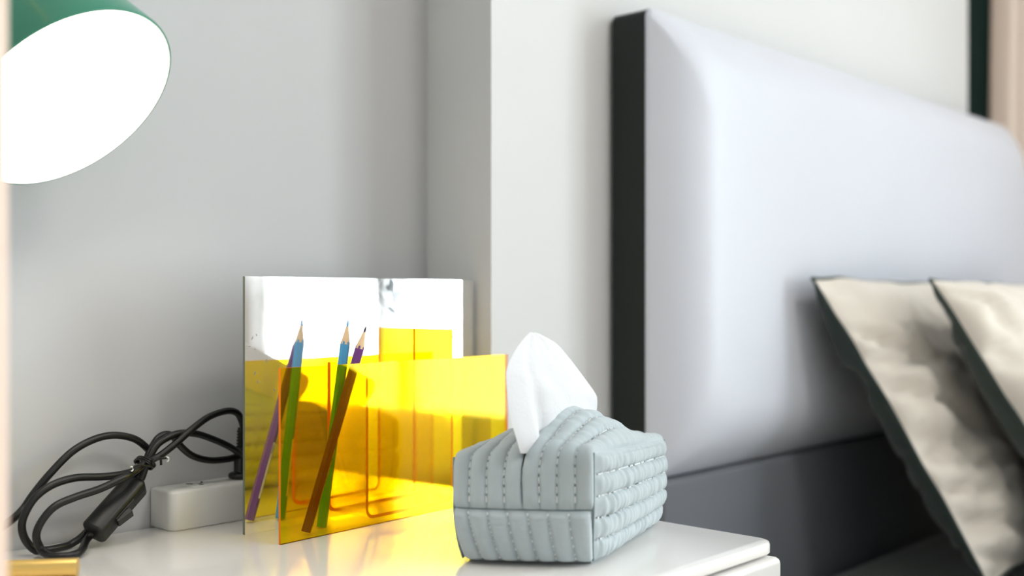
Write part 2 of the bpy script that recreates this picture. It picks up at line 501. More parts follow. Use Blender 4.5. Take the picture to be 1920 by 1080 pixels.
# folded-back duvet on the lower part of the bed
dv = thing('duvet', (1.64, -0.55, MT), 'thick beige duvet spread over the lower part of the bed', 'duvet')
bm = loft((HX0 + 0.002, HX1 - 0.002, -1.28, 0.25), (0.06,) * 4,
          [(0.02, MT + 0.004), (0.004, MT + 0.012), (0.0, MT + 0.025), (0.008, MT + 0.042), (0.03, MT + 0.054), (0.08, MT + 0.058), (0.16, MT + 0.058), (0.30, MT + 0.06), (0.42, MT + 0.06)],
          lambda a, b, h: (a, b, h + (0.008 * noise.noise(Vector((a * 4, b * 4, 3))) if h > MT + 0.03 else 0)), n=8)
keep(obj('duvet_cover', bm, M['beige']), dv)
bm = bmesh.new(); tube(bm, [(HX0 + 0.05, 0.252, MT + 0.024), (HX1 - 0.05, 0.252, MT + 0.024)], 0.004, 8)
keep(obj('piped_hem', bm, M['sheet']), dv)


# pillows: beige front, dark green back, sewn along the rim
def pillow(label, bl, tl, wdir, w, tf, tb, seed):
    bl = Vector(bl); tl = Vector(tl)
    up = tl - bl; h = up.length; up.normalize()
    wd = Vector(wdir).normalized()
    nrm = wd.cross(up).normalized()          # towards -Y / camera
    if nrm.y > 0: nrm = -nrm
    org = bl
    p = thing('pillow', bl + wd * w * 0.5, label, 'pillow')
    NU, NV = 64, 48

    def pt(i, j, side):
        a = i / NU; b = j / NV
        x = 2 * a - 1; y = 2 * b - 1
        x = math.copysign(1 - (1 - abs(x)) ** 1.5, x); y = math.copysign(1 - (1 - abs(y)) ** 1.4, y)
        ax = x * (1 - 0.030 * (1 - y * y)); ay = y * (1 - 0.022 * (1 - x * x))
        prof = max(0.0, (1 - x ** 6)) ** 0.55 * max(0.0, (1 - y ** 4)) ** 0.60
        q = Vector((x * 2.1 + seed * 3.1, y * 1.6, side * 4.0))
        cre = noise.noise(q * 1.3) * 0.014 + noise.noise(q * 3.0) * 0.008
        fold = abs(noise.noise(Vector((x * 1.1 + seed, y * 4.5 + 1.4 * x, side * 3.0 + 1.7))))
        cre -= 0.024 * max(0.0, 0.20 - fold) / 0.20 * (0.25 + 0.75 * abs(x) ** 1.5)
        d = (tf if side > 0 else tb) * prof + cre * min(1.0, prof * 1.6) * (1.0 if side > 0 else 0.6)
        d = max(d, 0.0)
        rim = 0.005 * noise.noise(Vector((x * 4 + seed, y * 4, 0.3)))
        return org + wd * (w * (ax + 1) / 2 + rim) + up * (h * (ay + 1) / 2 + rim) + nrm * d * side

    for side, nm, mm in ((1, 'front_cover', M['beige']), (-1, 'back_cover', M['sheet'])):
        bm = bmesh.new()
        g = [[bm.verts.new(pt(i, j, side)) for j in range(NV + 1)] for i in range(NU + 1)]
        for i in range(NU):
            for j in range(NV):
                bm.faces.new((g[i][j], g[i + 1][j], g[i + 1][j + 1], g[i][j + 1]))
        keep(obj(nm, bm, mm), p)
    rim = [pt(i, 0, 1) for i in range(NU + 1)] + [pt(NU, j, 1) for j in range(1, NV + 1)] + \
          [pt(i, NV, 1) for i in range(NU - 1, -1, -1)] + [pt(0, j, 1) for j in range(NV - 1, -1, -1)]
    bm = bmesh.new(); tube(bm, rim, 0.0022, 6)
    keep(obj('seam_piping', bm, M['sheet']), p)
    return p


pillow('beige pillow with dark green back leaning directly on the headboard',
       (1.390, 0.485, 0.366), (1.266, 0.657, 0.747), (1, 0.0, 0), 0.68, 0.033, 0.058, 1.0)
pillow('beige pillow with dark green back leaning on the pillow behind it',
       (1.488, 0.362, 0.366), (1.378, 0.552, 0.744), (1, 0.0, 0), 0.66, 0.055, 0.050, 2.3)

# ------------------------------------------------------------------ nightstand
NX0, NX1, NY0, NY1 = 0.13, 0.813, 0.453, 0.880
ns = thing('nightstand', ((NX0 + NX1) / 2, (NY0 + NY1) / 2, 0), 'glossy white nightstand with a thin rounded top and drawers', 'nightstand')
bm = loft((NX0, NX1, NY0, NY1), (0.016, 0.016, 0.002, 0.002),
          [(0.0015, TOP - 0.0105), (0.0, TOP - 0.009), (0.0, TOP - 0.0025), (0.0008, TOP - 0.0007), (0.0028, TOP)],
          lambda a, b, h: (a, b, h), n=8)
keep(obj('top', bm, M['lacquer'], auto=35), ns)
keep(boxo('carcass', (NX0 + 0.004, NX1 - 0.003, NY0 + 0.022, NY1, 0.14, TOP - 0.0105), M['gap']), ns)
keep(boxo('side_panel', (NX0 - 0.001, NX0 + 0.0035, NY0 + 0.021, NY1, 0.13, TOP - 0.0135), M['drawer']), ns)
keep(boxo('side_panel', (NX1 - 0.0025, NX1 + 0.001, NY0 + 0.021, NY1, 0.13, TOP - 0.0135), M['drawer']), ns)
for z0, z1 in ((0.318, TOP - 0.0135), (0.13, 0.314)):
    bm = loft((NX0 - 0.001, NX1 + 0.0025, z0, z1), (0.007,) * 4,
              [(0.0, 0.021), (0.0, 0.003), (0.001, 0.001), (0.003, 0.0)],
              lambda a, b, h: (a, NY0 - 0.003 + h, b), n=6)
    d = keep(obj('drawer_front', bm, M['drawer'], auto=35), ns)
    hb = bmesh.new()
    xm = (NX0 + NX1) / 2; zz = z1 - 0.05
    tube(hb, catmull([(xm - 0.06, NY0 - 0.003, zz), (xm - 0.058, NY0 - 0.022, zz), (xm, NY0 - 0.026, zz), (xm + 0.058, NY0 - 0.022, zz), (xm + 0.06, NY0 - 0.003, zz)], 6), 0.004, 10)
    h_ = obj('handle', hb, M['brass']); h_.parent = d
for x in (NX0 + 0.03, NX1 - 0.06):
    for y in (NY0 + 0.03, NY1 - 0.06):
        bm = bmesh.new(); lathe(bm, [(0.011, 0.0), (0.017, 0.1395)], (x + 0.015, y + 0.015, 0), (0, 0, 1), 20, True, True)
        keep(obj('leg', bm, M['wood'], auto=40), ns)

# ------------------------------------------------------------------ organiser (mirror back, yellow sheets)
ML = Vector((0.5236, 0.793, TOP)); MR = Vector((0.8115, 0.8076, TOP))
ex = (MR - ML).normalized(); ez = Vector((0, 0, 1)); ey = ez.cross(ex)      # ey to the wall
mlen = (MR - ML).length
org_ = thing('desk_organizer', (ML + MR) / 2 - ey * 0.03, 'pen organizer of a mirrored back sheet and clear yellow acrylic sheets', 'organizer')
bm = bmesh.new()
fs = obox(bm, ML, ex, ey, ez, 0, mlen, 0, 0.003, 0, 0.219)
for k, f in enumerate(fs): f.material_index = 0 if k == 2 else 1
mb = keep(obj('mirror_back', bm, [M['silver'], M['medge']], smooth=False), org_)
mb['label'] = 'silver mirrored sheet with scratches'

PLv = Vector((0.5217, 0.739, TOP)); PH = 0.1435
plen = 0.286


def sheet(name, faces_spec, lab=None):
    bm = bmesh.new()
    fs = obox(bm, *faces_spec[0]); big = faces_spec[1]
    for k, f in enumerate(fs): f.material_index = 0 if k in big else 1
    o = keep(obj(name, bm, [M['acryl'], M['aedge']], smooth=False), org_)
    if lab: o['label'] = lab
    return o


sheet('front_panel', ((PLv, ex, ey, ez, 0, plen, 0, 0.0026, 0, PH), (2, 3)), 'low clear yellow front sheet')
# bent U tray between the front panel and the mirror
gapd = (ML - PLv).dot(ey)
U0 = 0.0955; U1 = (on_plane(855, 900, PLv, ey) - PLv).dot(ex) - 0.001
d0, d1 = 0.0030, gapd - 0.0006
tt = 0.0030; rb = 0.009; zb = 0.0052
hl, hr = 0.1425, 0.171


def upath(off):
    pts = [(U0 + off, hl)]
    r = rb - off
    for i in range(7):
        a = PI + 0.5 * PI * i / 6
        pts.append((U0 + rb + r * math.cos(a), zb + rb + r * math.sin(a)))
    for i in range(7):
        a = 1.5 * PI + 0.5 * PI * i / 6
        pts.append((U1 - rb + r * math.cos(a), zb + rb + r * math.sin(a)))
    pts.append((U1 - off, hr))
    return pts


po, pi_ = upath(0), upath(tt)
bm = bmesh.new()
V = {}
for nm, pp in (('o', po), ('i', pi_)):
    for dd, dv in (('f', d0), ('b', d1)):
        V[nm + dd] = [bm.verts.new(PLv + ex * a + ez * c + ey * dv) for a, c in pp]
n_ = len(po)
for k in range(n_ - 1):
    for q, mi in (((V['of'], V['ob']), 0), ((V['if'], V['ib']), 0), ((V['of'], V['if']), 1), ((V['ob'], V['ib']), 1)):
        f = bm.faces.new((q[0][k], q[0][k + 1], q[1][k + 1], q[1][k])); f.material_index = mi
for k in (0, n_ - 1):
    f = bm.faces.new((V['of'][k], V['ob'][k], V['ib'][k], V['if'][k])); f.material_index = 1
ut = keep(obj('bent_tray', bm, [M['acryl_b'], M['aedge']], smooth=False), org_)
ut['label'] = 'clear yellow sheet bent into a U'
# scratches on the mirror face
for (u, v, l, w, an) in ((473, 634, 9, 1.6, 60), (481, 628, 6, 1.3, 110), (468, 650, 4, 1.6, 20), (478, 655, 5, 1.2, 160),
                         (500, 676, 8, 1.4, 70), (478, 700, 9, 1.7, 80), (484, 716, 8, 2.0, 120), (515, 731, 5, 1.4, 90)):
    c = on_plane(u, v, ML, ey) - ey * 0.0004
    px = (c - Vector((0, 0, CAMZ))).dot(FWD) / FPX
    a = math.radians(an); dx = (ex * math.cos(a) + ez * math.sin(a)); dn = (ez * math.cos(a) - ex * math.sin(a))
    bm = bmesh.new()
    vs = [bm.verts.new(c + dx * px * l * s + dn * px * w * t - ey * q) for q in (0, 0.0001)
          for s, t in ((-0.5, 0), (-0.1, 0.5), (0.5, 0.15), (0.1, -0.5))]
    bm.faces.new(vs[:4]); bm.faces.new(vs[4:])
    for k in range(4): bm.faces.new((vs[k], vs[(k + 1) % 4], vs[4 + (k + 1) % 4], vs[4 + k]))
    s_ = obj('scratch', bm, M['scratch'], smooth=False)
    keep(s_, org_)

# ------------------------------------------------------------------ pencils
def pencil(label, b, t, body, lead, rot):
    b = Vector(b); t = Vector(t)
    L = (t - b).length
    p = bpy.data.objects.new('colored_pencil', None); COL.objects.link(p)
    p.location = b; p.rotation_mode = 'QUATERNION'
    q = (t - b).to_track_quat('Z', 'Y'); p.rotation_quaternion = q
    tag(p, label, 'pencil', 'colored pencils in the organizer')
    R = 0.0045

    def hexring(bm, z, r, n=6): return [bm.verts.new((r * math.cos(rot + 2 * PI * k / n), r * math.sin(rot + 2 * PI * k / n), z)) for k in range(n)]
    # barrel with scalloped front end
    bm = bmesh.new(); n = 24
    r0 = []; r1 = []
    Lb = L - 0.021
    for k in range(n):
        a = 2 * PI * k / n
        hx = R * math.cos(PI / 6) / math.cos(((a) % (PI / 3)) - PI / 6)
        wv = 0.0014 * math.cos(6 * a)
        r0.append(bm.verts.new((hx * math.cos(a + rot), hx * math.sin(a + rot), 0)))
        r1.append(bm.verts.new((hx * math.cos(a + rot), hx * math.sin(a + rot), Lb + wv)))
    for k in range(n):
        j = (k + 1) % n; bm.faces.new((r0[k], r0[j], r1[j], r1[k]))
    bm.faces.new(r0[::-1])
    o = obj('barrel', bm, body, p, auto=25)
    # bare wood cone
    bm = bmesh.new()
    lathe(bm, [(R * 0.93, Lb - 0.0016), (R * 0.86, Lb + 0.0012), (0.0013, L - 0.0065)], (0, 0, 0), (0, 0, 1), 20)
    obj('sharpened_wood', bm, M['cedar'], p)
    bm = bmesh.new()
    lathe(bm, [(0.00135, L - 0.0067), (0.0011, L - 0.003), (0.0003, L)], (0, 0, 0), (0, 0, 1), 14, cap1=True)
    obj('lead', bm, lead, p)
    bm = bmesh.new(); lathe(bm, [(0.0013, -0.0002), (0.0013, 0.0003)], (0, 0, 0), (0, 0, 1), 14, True, True)
    obj('lead_end', bm, lead, p)
    return p, q, R, L


def print_on(p, q, R, rot, facing, z0, z1, w, m, name, dots=False):
    """flat print on the hexagon face that looks most towards 'facing'"""
    best = None
    for k in range(6):
        a = rot + (k + 0.5) * PI / 3
        d = (q @ Vector((math.cos(a), math.sin(a), 0))).dot(Vector(facing))
        if best is None or d > best[0]: best = (d, a)
    a = best[1]; n = Vector((math.cos(a), math.sin(a), 0)); t = Vector((-math.sin(a), math.cos(a), 0))
    rr = R * math.cos(PI / 6)
    bm = bmesh.new()

    def chip(za, zb, wa, wb, th=0.00012, capsule=False):
        pts = [(wa, za), (wb, za), (wb, zb), (wa, zb)]
        if capsule:
            rad = (wb - wa) / 2; c = (wa + wb) / 2; pts = []
            for i in range(9): pts.append((c + rad * math.cos(PI + PI * i / 8), za + rad + rad * math.sin(PI + PI * i / 8)))
            for i in range(9): pts.append((c + rad * math.cos(PI * i / 8), zb - rad + rad * math.sin(PI * i / 8)))
        lo = [bm.verts.new(n * (rr - 0.0001) + t * x + Vector((0, 0, z))) for x, z in pts]
        hi = [bm.verts.new(n * (rr + th) + t * x + Vector((0, 0, z))) for x, z in pts]
        bm.faces.new(lo[::-1]); bm.faces.new(hi); N = len(pts)
        for i in range(N): bm.faces.new((lo[i], lo[(i + 1) % N], hi[(i + 1) % N], hi[i]))
    if dots:
        z = z0
        rnd = random.Random(4)
        while z < z1:
            l = rnd.choice((0.0006, 0.0009, 0.0012))
            ww = w * rnd.uniform(0.5, 1.0)
            chip(z, z + l, -ww / 2, ww / 2)
            z += l + 0.0006
            if rnd.random() < 0.12: z += 0.003
        chip(z1 + 0.004, z1 + 0.011, -w / 2, w / 2); chip(z1 + 0.016, z1 + 0.024, -w / 2, w * 0.2)
    else:
        chip(z0, z1, -w / 2, w / 2, capsule=True)
    return obj(name, bm, m, p, smooth=False)


p1 = pencil('purple pencil with gold lettering leaning in the yellow organizer', (0.5590, 0.7555, TOP + 0.0022), (0.6240, 0.7545, TOP + 0.1763), M['purple'], M['lead_p'], 0.25)
print_on(p1[0], p1[1], p1[2], 0.25, (0.25, -0.9, 0.0), 0.022, 0.062, 0.0020, M['foil'], 'gold_lettering', True)
print_on(p1[0], p1[1], p1[2], 0.25, (-0.2, 1, 0), 0.020, 0.072, 0.0030, M['label'], 'print_strip')
print_on(p1[0], p1[1], p1[2], 0.25, (-0.2, 1, 0), 0.061, 0.070, 0.0014, M['ink'], 'print_mark').location = (0, 0, 0)
p2 = pencil('sky blue pencil leaning behind the purple one in the yellow organizer', (0.5845, 0.7675, TOP + 0.0010), (0.6125, 0.7656, TOP + 0.1818), M['sky_blue'], M['lead_b'], 0.1)
print_on(p2[0], p2[1], p2[2], 0.1, (0, 1, 0), 0.020, 0.072, 0.0034, M['label'], 'print_strip')

# ------------------------------------------------------------------ power strip
ps = thing('power_strip', (0.62, 0.868, TOP), 'white power strip on the nightstand against the wall', 'power strip')
PX0, PX1, PY0, PY1, PZ = 0.4865, 0.765, 0.8470, 0.8838, 0.0345
bm = loft((PX0, PX1, PY0, PY1), (0.009, 0.009, 0.002, 0.002),
          [(0.0012, TOP), (0.0, TOP + 0.0012), (0.0, TOP + PZ - 0.003), (0.0008, TOP + PZ - 0.001), (0.003, TOP + PZ)],
          lambda a, b, h: (a, b, h), n=8)
keep(obj('body', bm, M['strip'], auto=50), ps)
for xs in (0.522, 0.592, 0.655, 0.715):
    bm = bmesh.new(); lathe(bm, [(0.0140, 0), (0.0140, 0.0006), (0.0132, 0.0010)], (xs, (PY0 + PY1) / 2, TOP + PZ - 0.0002), (0, 0, 1), 28, True, True)
    so = keep(obj('socket', bm, M['strip'], auto=40), ps)
    if xs != 0.592:
        for (dx, dy, a) in ((-0.006, 0.003, 0.5), (0.006, 0.003, -0.5), (0, -0.006, 0)):
            b2 = bmesh.new()
            obox(b2, Vector((xs + dx, (PY0 + PY1) / 2 + dy, TOP + PZ + 0.0007)), Vector((math.cos(a), math.sin(a), 0)), Vector((-math.sin(a), math.cos(a), 0)), ez,
                 -0.0010, 0.0010, -0.0030, 0.0030, 0, 0.0004)
            s2 = obj('slot', b2, M['slot'], smooth=False); s2.parent = so

# ------------------------------------------------------------------ black lamp cord
cord = thing('tied_cable', (0.42, 0.85, TOP), 'black lamp cord coiled and tied, plugged into the power strip', 'cord')


def Yp(lst, y):
    out = []
    for it in lst:
        out.append(on_y(it[0], it[1], it[2] if len(it) > 2 else y))
    return out


KN = (272, 868)
st1 = Yp([(-60, 1010, 0.845), (-20, 1000, 0.85), (9, 985, 0.855), (41, 957), (63, 926), (94, 888), (135, 847), (176, 824), (214, 816), (252, 823), (277, 842), (283, 856), (272, 870, 0.860), (268, 878, 0.858)], 0.866)
# right-hand loop, out and back
st5 = Yp([(276, 866, 0.853), (293, 836), (315, 820), (340, 812), (371, 814), (403, 825), (431, 838), (449, 851, 0.858)], 0.853)
st4 = Yp([(444, 856), (425, 861), (393, 863), (362, 855), (340, 838), (327, 821), (312, 814), (296, 822), (281, 846), (270, 872, 0.858)], 0.863)
st2 = Yp([(249, 884, 0.852), (220, 891), (189, 894), (142, 896), (101, 908), (69, 930), (50, 957), (41, 985), (48, 1013), (69, 1033, 0.8495), (98, 1037.5, 0.8465), (135, 1019), (160, 1000), (205, 948, 0.856), (245, 900, 0.858), (266, 876, 0.858)], 0.850)
st3 = Yp([(271, 869, 0.846), (250, 886, 0.842), (233, 895), (189, 916), (142, 932), (104, 949), (79, 976), (68, 1004), (76, 1029), (88, 1040, 0.829)], 0.838)
sw_b = on_y(172, 1018, 0.8400); sw_t = on_y(259, 903, 0.8500)
sw_b.z = max(sw_b.z, TOP + 0.0115)
st3 += [on_z(104, 1044, TOP + 0.0033), on_z(130, 1042, TOP + 0.0033), on_z(152, 1033, TOP + 0.0045), sw_b + (sw_t - sw_b).normalized() * -0.006, sw_b + (sw_t - sw_b).normalized() * 0.004]
path = st1 + st5 + st4 + st2 + st3
RC = 0.0031
zmin = TOP + RC + 0.0002
pts = [Vector((p.x, p.y, max(p.z, zmin))) for p in catmull(path, 8)]
bm = bmesh.new(); tube(bm, pts, RC, 10)
keep(obj('cable', bm, M['black']), cord)
st6 = [sw_t + (sw_b - sw_t) * 0.06] + Yp([(265, 897, 0.850), (273, 876, 0.849), (286, 862), (302, 853), (330, 831), (362, 803), (393, 781), (425, 770.5), (444, 774), (453, 789, 0.853), (457, 806, 0.860), (457, 816, 0.865)], 0.849)
bm = bmesh.new(); tube(bm, catmull(st6, 8), RC, 10)
keep(obj('cable', bm, M['black']), cord)
# inline switch
ax = (sw_t - sw_b); SL = ax.length; ax.normalize()
tocam = (Vector((0, 0, CAMZ)) - (sw_b + sw_t) / 2)
ny = (tocam - ax * tocam.dot(ax)).normalized()
ny = (ny * 0.86 - ax.cross(ny) * 0.5).normalized()       # turned so that a side shows
nx = ax.cross(ny).normalized()
ctr = (sw_b + sw_t) / 2
sprof = [(0.0022, -0.0088), (0.0006, -0.0080), (0.0, -0.0065), (0.0, 0.0055), (0.0012, 0.0072), (0.0034, 0.0084)]
bm = loft((-SL / 2, SL / 2, -0.0098, 0.0098), (0.0045,) * 4, sprof, lambda a, b, h: ctr + ax * a + nx * b + ny * h, n=6)
sw = keep(obj('inline_switch', bm, M['blackp'], auto=50), cord)
side = -1 if (nx.dot(RGT) < 0) else 1
bm = bmesh.new()
obox(bm, ctr + nx * side * 0.0096, ax, ny, nx * side, -0.011, 0.011, -0.0045, 0.0045, 0, 0.0012)
obox(bm, ctr + nx * side * 0.0105 - ax * 0.003, (ax + nx * side * 0.25).normalized(), ny, (nx * side - ax * 0.25).normalized(), -0.008, 0.006, -0.0036, 0.0036, 0, 0.0042)
rk = obj('rocker', bm, M['black'], smooth=False); rk.parent = sw
bm = bmesh.new()
for s_ in (-1, 1):
    c_ = ctr + ny * -0.0005
    obox(bm, c_ + nx * s_ * 0.0098, ax, ny, nx * s_, -SL / 2 + 0.006, SL / 2 - 0.006, -0.0003, 0.0003, 0, 0.0003)
jn = obj('casing_joint', bm, M['slot'], smooth=False); jn.parent = sw
# twist tie round the bundle
kc = on_y(*KN, 0.852)
ka = (on_y(300, 846, 0.852) - on_y(255, 890, 0.852)).normalized()
kb = Vector((0, 1, 0)); kb = (kb - ka * kb.dot(ka)).normalized(); kd = ka.cross(kb)
tie = []
for i in range(60):
    a = 2 * PI * i / 20
    tie.append(kc + kb * math.cos(a) * 0.0125 + kd * math.sin(a) * 0.0062 + ka * (i - 30) * 0.00008)
bm = bmesh.new(); tube(bm, tie, 0.0009, 6)
tube(bm, catmull([kc + kb * -0.0125, on_y(285, 860, 0.838), on_y(297, 860, 0.837), on_y(312, 859, 0.837)], 6), 0.0009, 6)
tube(bm, catmull([kc + kb * -0.0125, on_y(288, 862, 0.837), on_y(300, 858, 0.8365), on_y(302, 872, 0.836)], 6), 0.0011, 6)
tube(bm, catmull([kc + kb * -0.0122 - kd * 0.003, on_y(258, 872, 0.838), on_y(249, 878, 0.838)], 6), 0.0009, 6)
tt_ = keep(obj('twist_tie', bm, M['black']), cord)
for (u, v, y) in ((314, 861, 0.837), (247, 879, 0.838)):
    c = on_y(u, v, y); bm = bmesh.new()
    tube(bm, catmull([c + Vector((-0.0012, 0, 0.0018)), c + Vector((0.0008, 0, 0.0012)), c + Vector((0.001, 0, -0.0012)), c + Vector((-0.0006, 0, -0.002))], 5), 0.0006, 6)
    e_ = obj('bare_tip', bm, M['white_tie']); e_.parent = tt_
# plug standing in the strip
pc = Vector((0.592, 0.8655, TOP + PZ + 0.001))
pc.x = on_y(452, 890, 0.8655).x
bm = bmesh.new()
lathe(bm, [(0.0110, 0), (0.0116, 0.001), (0.0116, 0.0032), (0.0105, 0.0045), (0.0066, 0.0055), (0.0066, 0.024), (0.0060, 0.0265), (0.0042, 0.028)], pc, (0, 0, 1), 28, True, True)
plug = keep(obj('plug', bm, M['blackp'], auto=50), cord)
bm = bmesh.new()
for k in range(6):
    z = 0.0275 + k * 0.0028
    lathe(bm, [(0.0030, 0), (0.0044 - k * 0.0001, 0.0003), (0.0044 - k * 0.0001, 0.0016), (0.0030, 0.0019)], pc + Vector((0, 0, z)), (0, 0, 1), 16, True, True)
tube(bm, [pc + Vector((0, 0, 0.027)), pc + Vector((0, 0, 0.046))], 0.0031, 12)
sr = obj('strain_relief', bm, M['black'], auto=40); sr.parent = plug

# ------------------------------------------------------------------ desk lamp
def camv(x, y, z):      # camera-space (right, up, forward) direction -> world
    return RGT * x + Vector((0, 0, 1)) * y + FWD * z


dc = Vector((0, 0, CAMZ)) + camv(-0.3137, 0.1410, 0.7789)
nrm = camv(2.7886, -2.9741, -1.0).normalized()       # out of the opening
pole_b = Vector((0.1915, 0.486, TOP))
lamp = thing('desk_lamp', pole_b, 'desk lamp with green metal shade, peach pole and brass rod foot', 'lamp')
RS = 0.0800
bm = bmesh.new()
lathe(bm, [(RS, 0.0), (RS + 0.0014, -0.0006), (RS + 0.0016, -0.003), (0.0775, -0.030), (0.0720, -0.062), (0.0640, -0.090),
           (0.0520, -0.110), (0.0350, -0.122), (0.0150, -0.127)], dc, nrm, 72, cap1=True)
shd = keep(obj('lamp_shade', bm, M['green'], auto=60), lamp)
bm = bmesh.new()
lathe(bm, [(RS, -0.0002), (RS - 0.0012, -0.0015), (RS - 0.0016, -0.008), (0.0745, -0.030)], dc, nrm, 72)
i_ = obj('reflector', bm, M['inner']); i_.parent = shd
bm = bmesh.new()
lathe(bm, [(RS - 0.0015, -0.0045), (0.060, -0.0030), (0.030, -0.0020), (0.001, -0.0017)], dc, nrm, 72, cap1=True)
i_ = obj('diffuser', bm, M['glow']); i_.parent = shd
nb = dc - nrm * 0.127
ptop = pole_b + Vector((0, 0, 0.50))
bm = bmesh.new(); tube(bm, [pole_b + Vector((0, 0, 0.006)), pole_b + Vector((0, 0, 0.25)), ptop], 0.0078, 20)
keep(obj('pole', bm, M['wood'], auto=50), lamp)
bm = bmesh.new(); tube(bm, catmull([ptop - Vector((0, 0, 0.012)), ptop + Vector((0.012, 0.04, 0.012)), (ptop + nb) / 2 + Vector((0, 0, 0.045)), nb - nrm * 0.03, nb - nrm * -0.002], 10), 0.005, 14)
keep(obj('arm', bm, M['brass']), lamp)
bm = bmesh.new(); lathe(bm, [(0.006, 0.014), (0.011, 0.012), (0.011, -0.012), (0.006, -0.014)], ptop, (0, 0, 1), 24, True, True)
keep(obj('pole_joint', bm, M['brass'], auto=40), lamp)
bm = bmesh.new(); lathe(bm, [(0.017, 0.0), (0.017, -0.006), (0.012, -0.018), (0.007, -0.022)], nb + nrm * 0.001, nrm, 24, True, True)
i_ = obj('shade_cap', bm, M['brass'], auto=40); i_.parent = shd
RR = 0.0066; zc = TOP + RR + 0.0003
e1 = on_z(146, 1063, zc); e2 = on_z(20, 1067.5, zc); dr = (e2 - e1).normalized()
e3 = e1 + dr * 0.105
foot = [e1, e1 + dr * 0.0005] + catmull([e1 + dr * 0.08, e1 + dr * 0.10, e3 + Vector((-0.018, -0.002, 0)), e3 + Vector((-0.036, -0.025, 0)), Vector((pole_b.x - 0.01, pole_b.y + 0.05, zc)), Vector((pole_b.x, pole_b.y, zc)), Vector((pole_b.x + 0.006, pole_b.y - 0.010, zc)), Vector((pole_b.x + 0.03, pole_b.y - 0.018, zc)), Vector((pole_b.x + 0.12, pole_b.y - 0.018, zc))], 8)
bm = bmesh.new(); tube(bm, foot, RR, 24)
keep(obj('rod_foot', bm, M['brass'], auto=50), lamp)

# ------------------------------------------------------------------ quilted tissue cover
A = Vector((0.636, 0.506, 0)); B = Vector((0.573, 0.590, 0)); D = Vector((0.812, 0.566, 0)); C = Vector((0.748, 0.656, 0))


def foot_pt(s, t):
    return (A * (1 - s) + D * s) * (1 - t) + (B * (1 - s) + C * s) * t


tc_ = thing('tissue_box_cover', foot_pt(0.5, 0.5) + Vector((0, 0, TOP)), 'pale sage quilted fabric tissue box cover with white stitching', 'tissue box')
ZM = 0.043


def h_side(s, t):      # height of the upper long edges
    hA = 0.0855 - 0.012 * s; hB = 0.0805 - 0.006 * s
    return hA * (1 - t) + hB * t


def h_top(s, t):
    base = h_side(s, t)
    c = 1 - abs(2 * t - 1) ** 2.2
    hump = math.exp(-((s - 0.42) / 0.30) ** 2)
    side = 1.0 if t <= 0.5 else 0.0
    return base + c * (0.002 + 0.0270 * hump * (0.55 + 0.45 * side)) - 0.004 * math.exp(-((s - 0.02) / 0.1) ** 2) * c


def puffprof(x, n):
    f = (x * n) % 1.0
    return math.sqrt(max(0.0, 1 - (2 * f - 1) ** 2)) ** 0.85


def patch(name, fn, nu, nv, puff, parent, m=None):
    """fn(a,b) base surface; puff(a,b) outward displacement"""
    e = 5e-3
    bm = bmesh.new(); g = []
    for i in range(nu + 1):
        row = []
        for j in range(nv + 1):
            a = i / nu; b = j / nv
            a0, a1 = max(a - e, 0), min(a + e, 1); b0, b1 = max(b - e, 0), min(b + e, 1)
            du = fn(a1, b) - fn(a0, b); dv = fn(a, b1) - fn(a, b0)
            nn = du.cross(dv)
            nn = nn.normalized() if nn.length > 1e-12 else Vector((0, 0, 1))
            row.append((fn(a, b), nn))
        g.append(row)
    # outward sign
    c = foot_pt(0.5, 0.5) + Vector((0, 0, 0.04))
    mid = g[nu // 2][nv // 2]
    sg = 1 if (mid[0] - c).dot(mid[1]) > 0 else -1
    vv = []
    for i in range(nu + 1):
        vv.append([bm.verts.new(g[i][j][0] + g[i][j][1] * sg * puff(i / nu, j / nv) + Vector((0, 0, TOP))) for j in range(nv + 1)])
    for i in range(nu):
        for j in range(nv):
            bm.faces.new((vv[i][j], vv[i + 1][j], vv[i + 1][j + 1], vv[i][j + 1]))

    def surf(a, b, off=0.0):
        a0, a1 = max(a - e, 0), min(a + e, 1); b0, b1 = max(b - e, 0), min(b + e, 1)
        nn = (fn(a1, b) - fn(a0, b)).cross(fn(a, b1) - fn(a, b0)).normalized() * sg
        return fn(a, b) + nn * (puff(a, b) + off) + Vector((0, 0, TOP)), nn
    o = obj(name, bm, m or M['quilt'])
    keep(o, parent)
    return surf


STITCH = bmesh.new()


def stitch_run(surf, line, n, off=0.0017, w=0.00066):
    """line(t)->(a,b); short raised dashes"""
    for k in range(n):
        t0 = (k + 0.12) / n; t1 = (k + 0.84) / n
        p0, n0 = surf(*line(t0), off); p1, n1 = surf(*line(t1), off)
        d = p1 - p0
        if d.length < 1e-6: continue
        d.normalize(); sdir = d.cross(n0).normalized()
        vs = [STITCH.verts.new(p) for p in (p0 - sdir * w, p0 + sdir * w, p1 + sdir * w, p1 - sdir * w)]
        mid = (p0 + p1) / 2 + n0 * 0.0004
        ms = [STITCH.verts.new(mid - sdir * w * 0.7), STITCH.verts.new(mid + sdir * w * 0.7)]
        STITCH.faces.new((vs[0], vs[1], ms[1], ms[0])); STITCH.faces.new((ms[0], ms[1], vs[2], vs[3]))
        STITCH.faces.new((vs[0], ms[0], vs[3])); STITCH.faces.new((vs[1], vs[2], ms[1]))


def edgefade(a, w=0.06):
    x = min(a, 1 - a) / w
    return 1.0 if x >= 1 else math.sin(x * PI / 2)


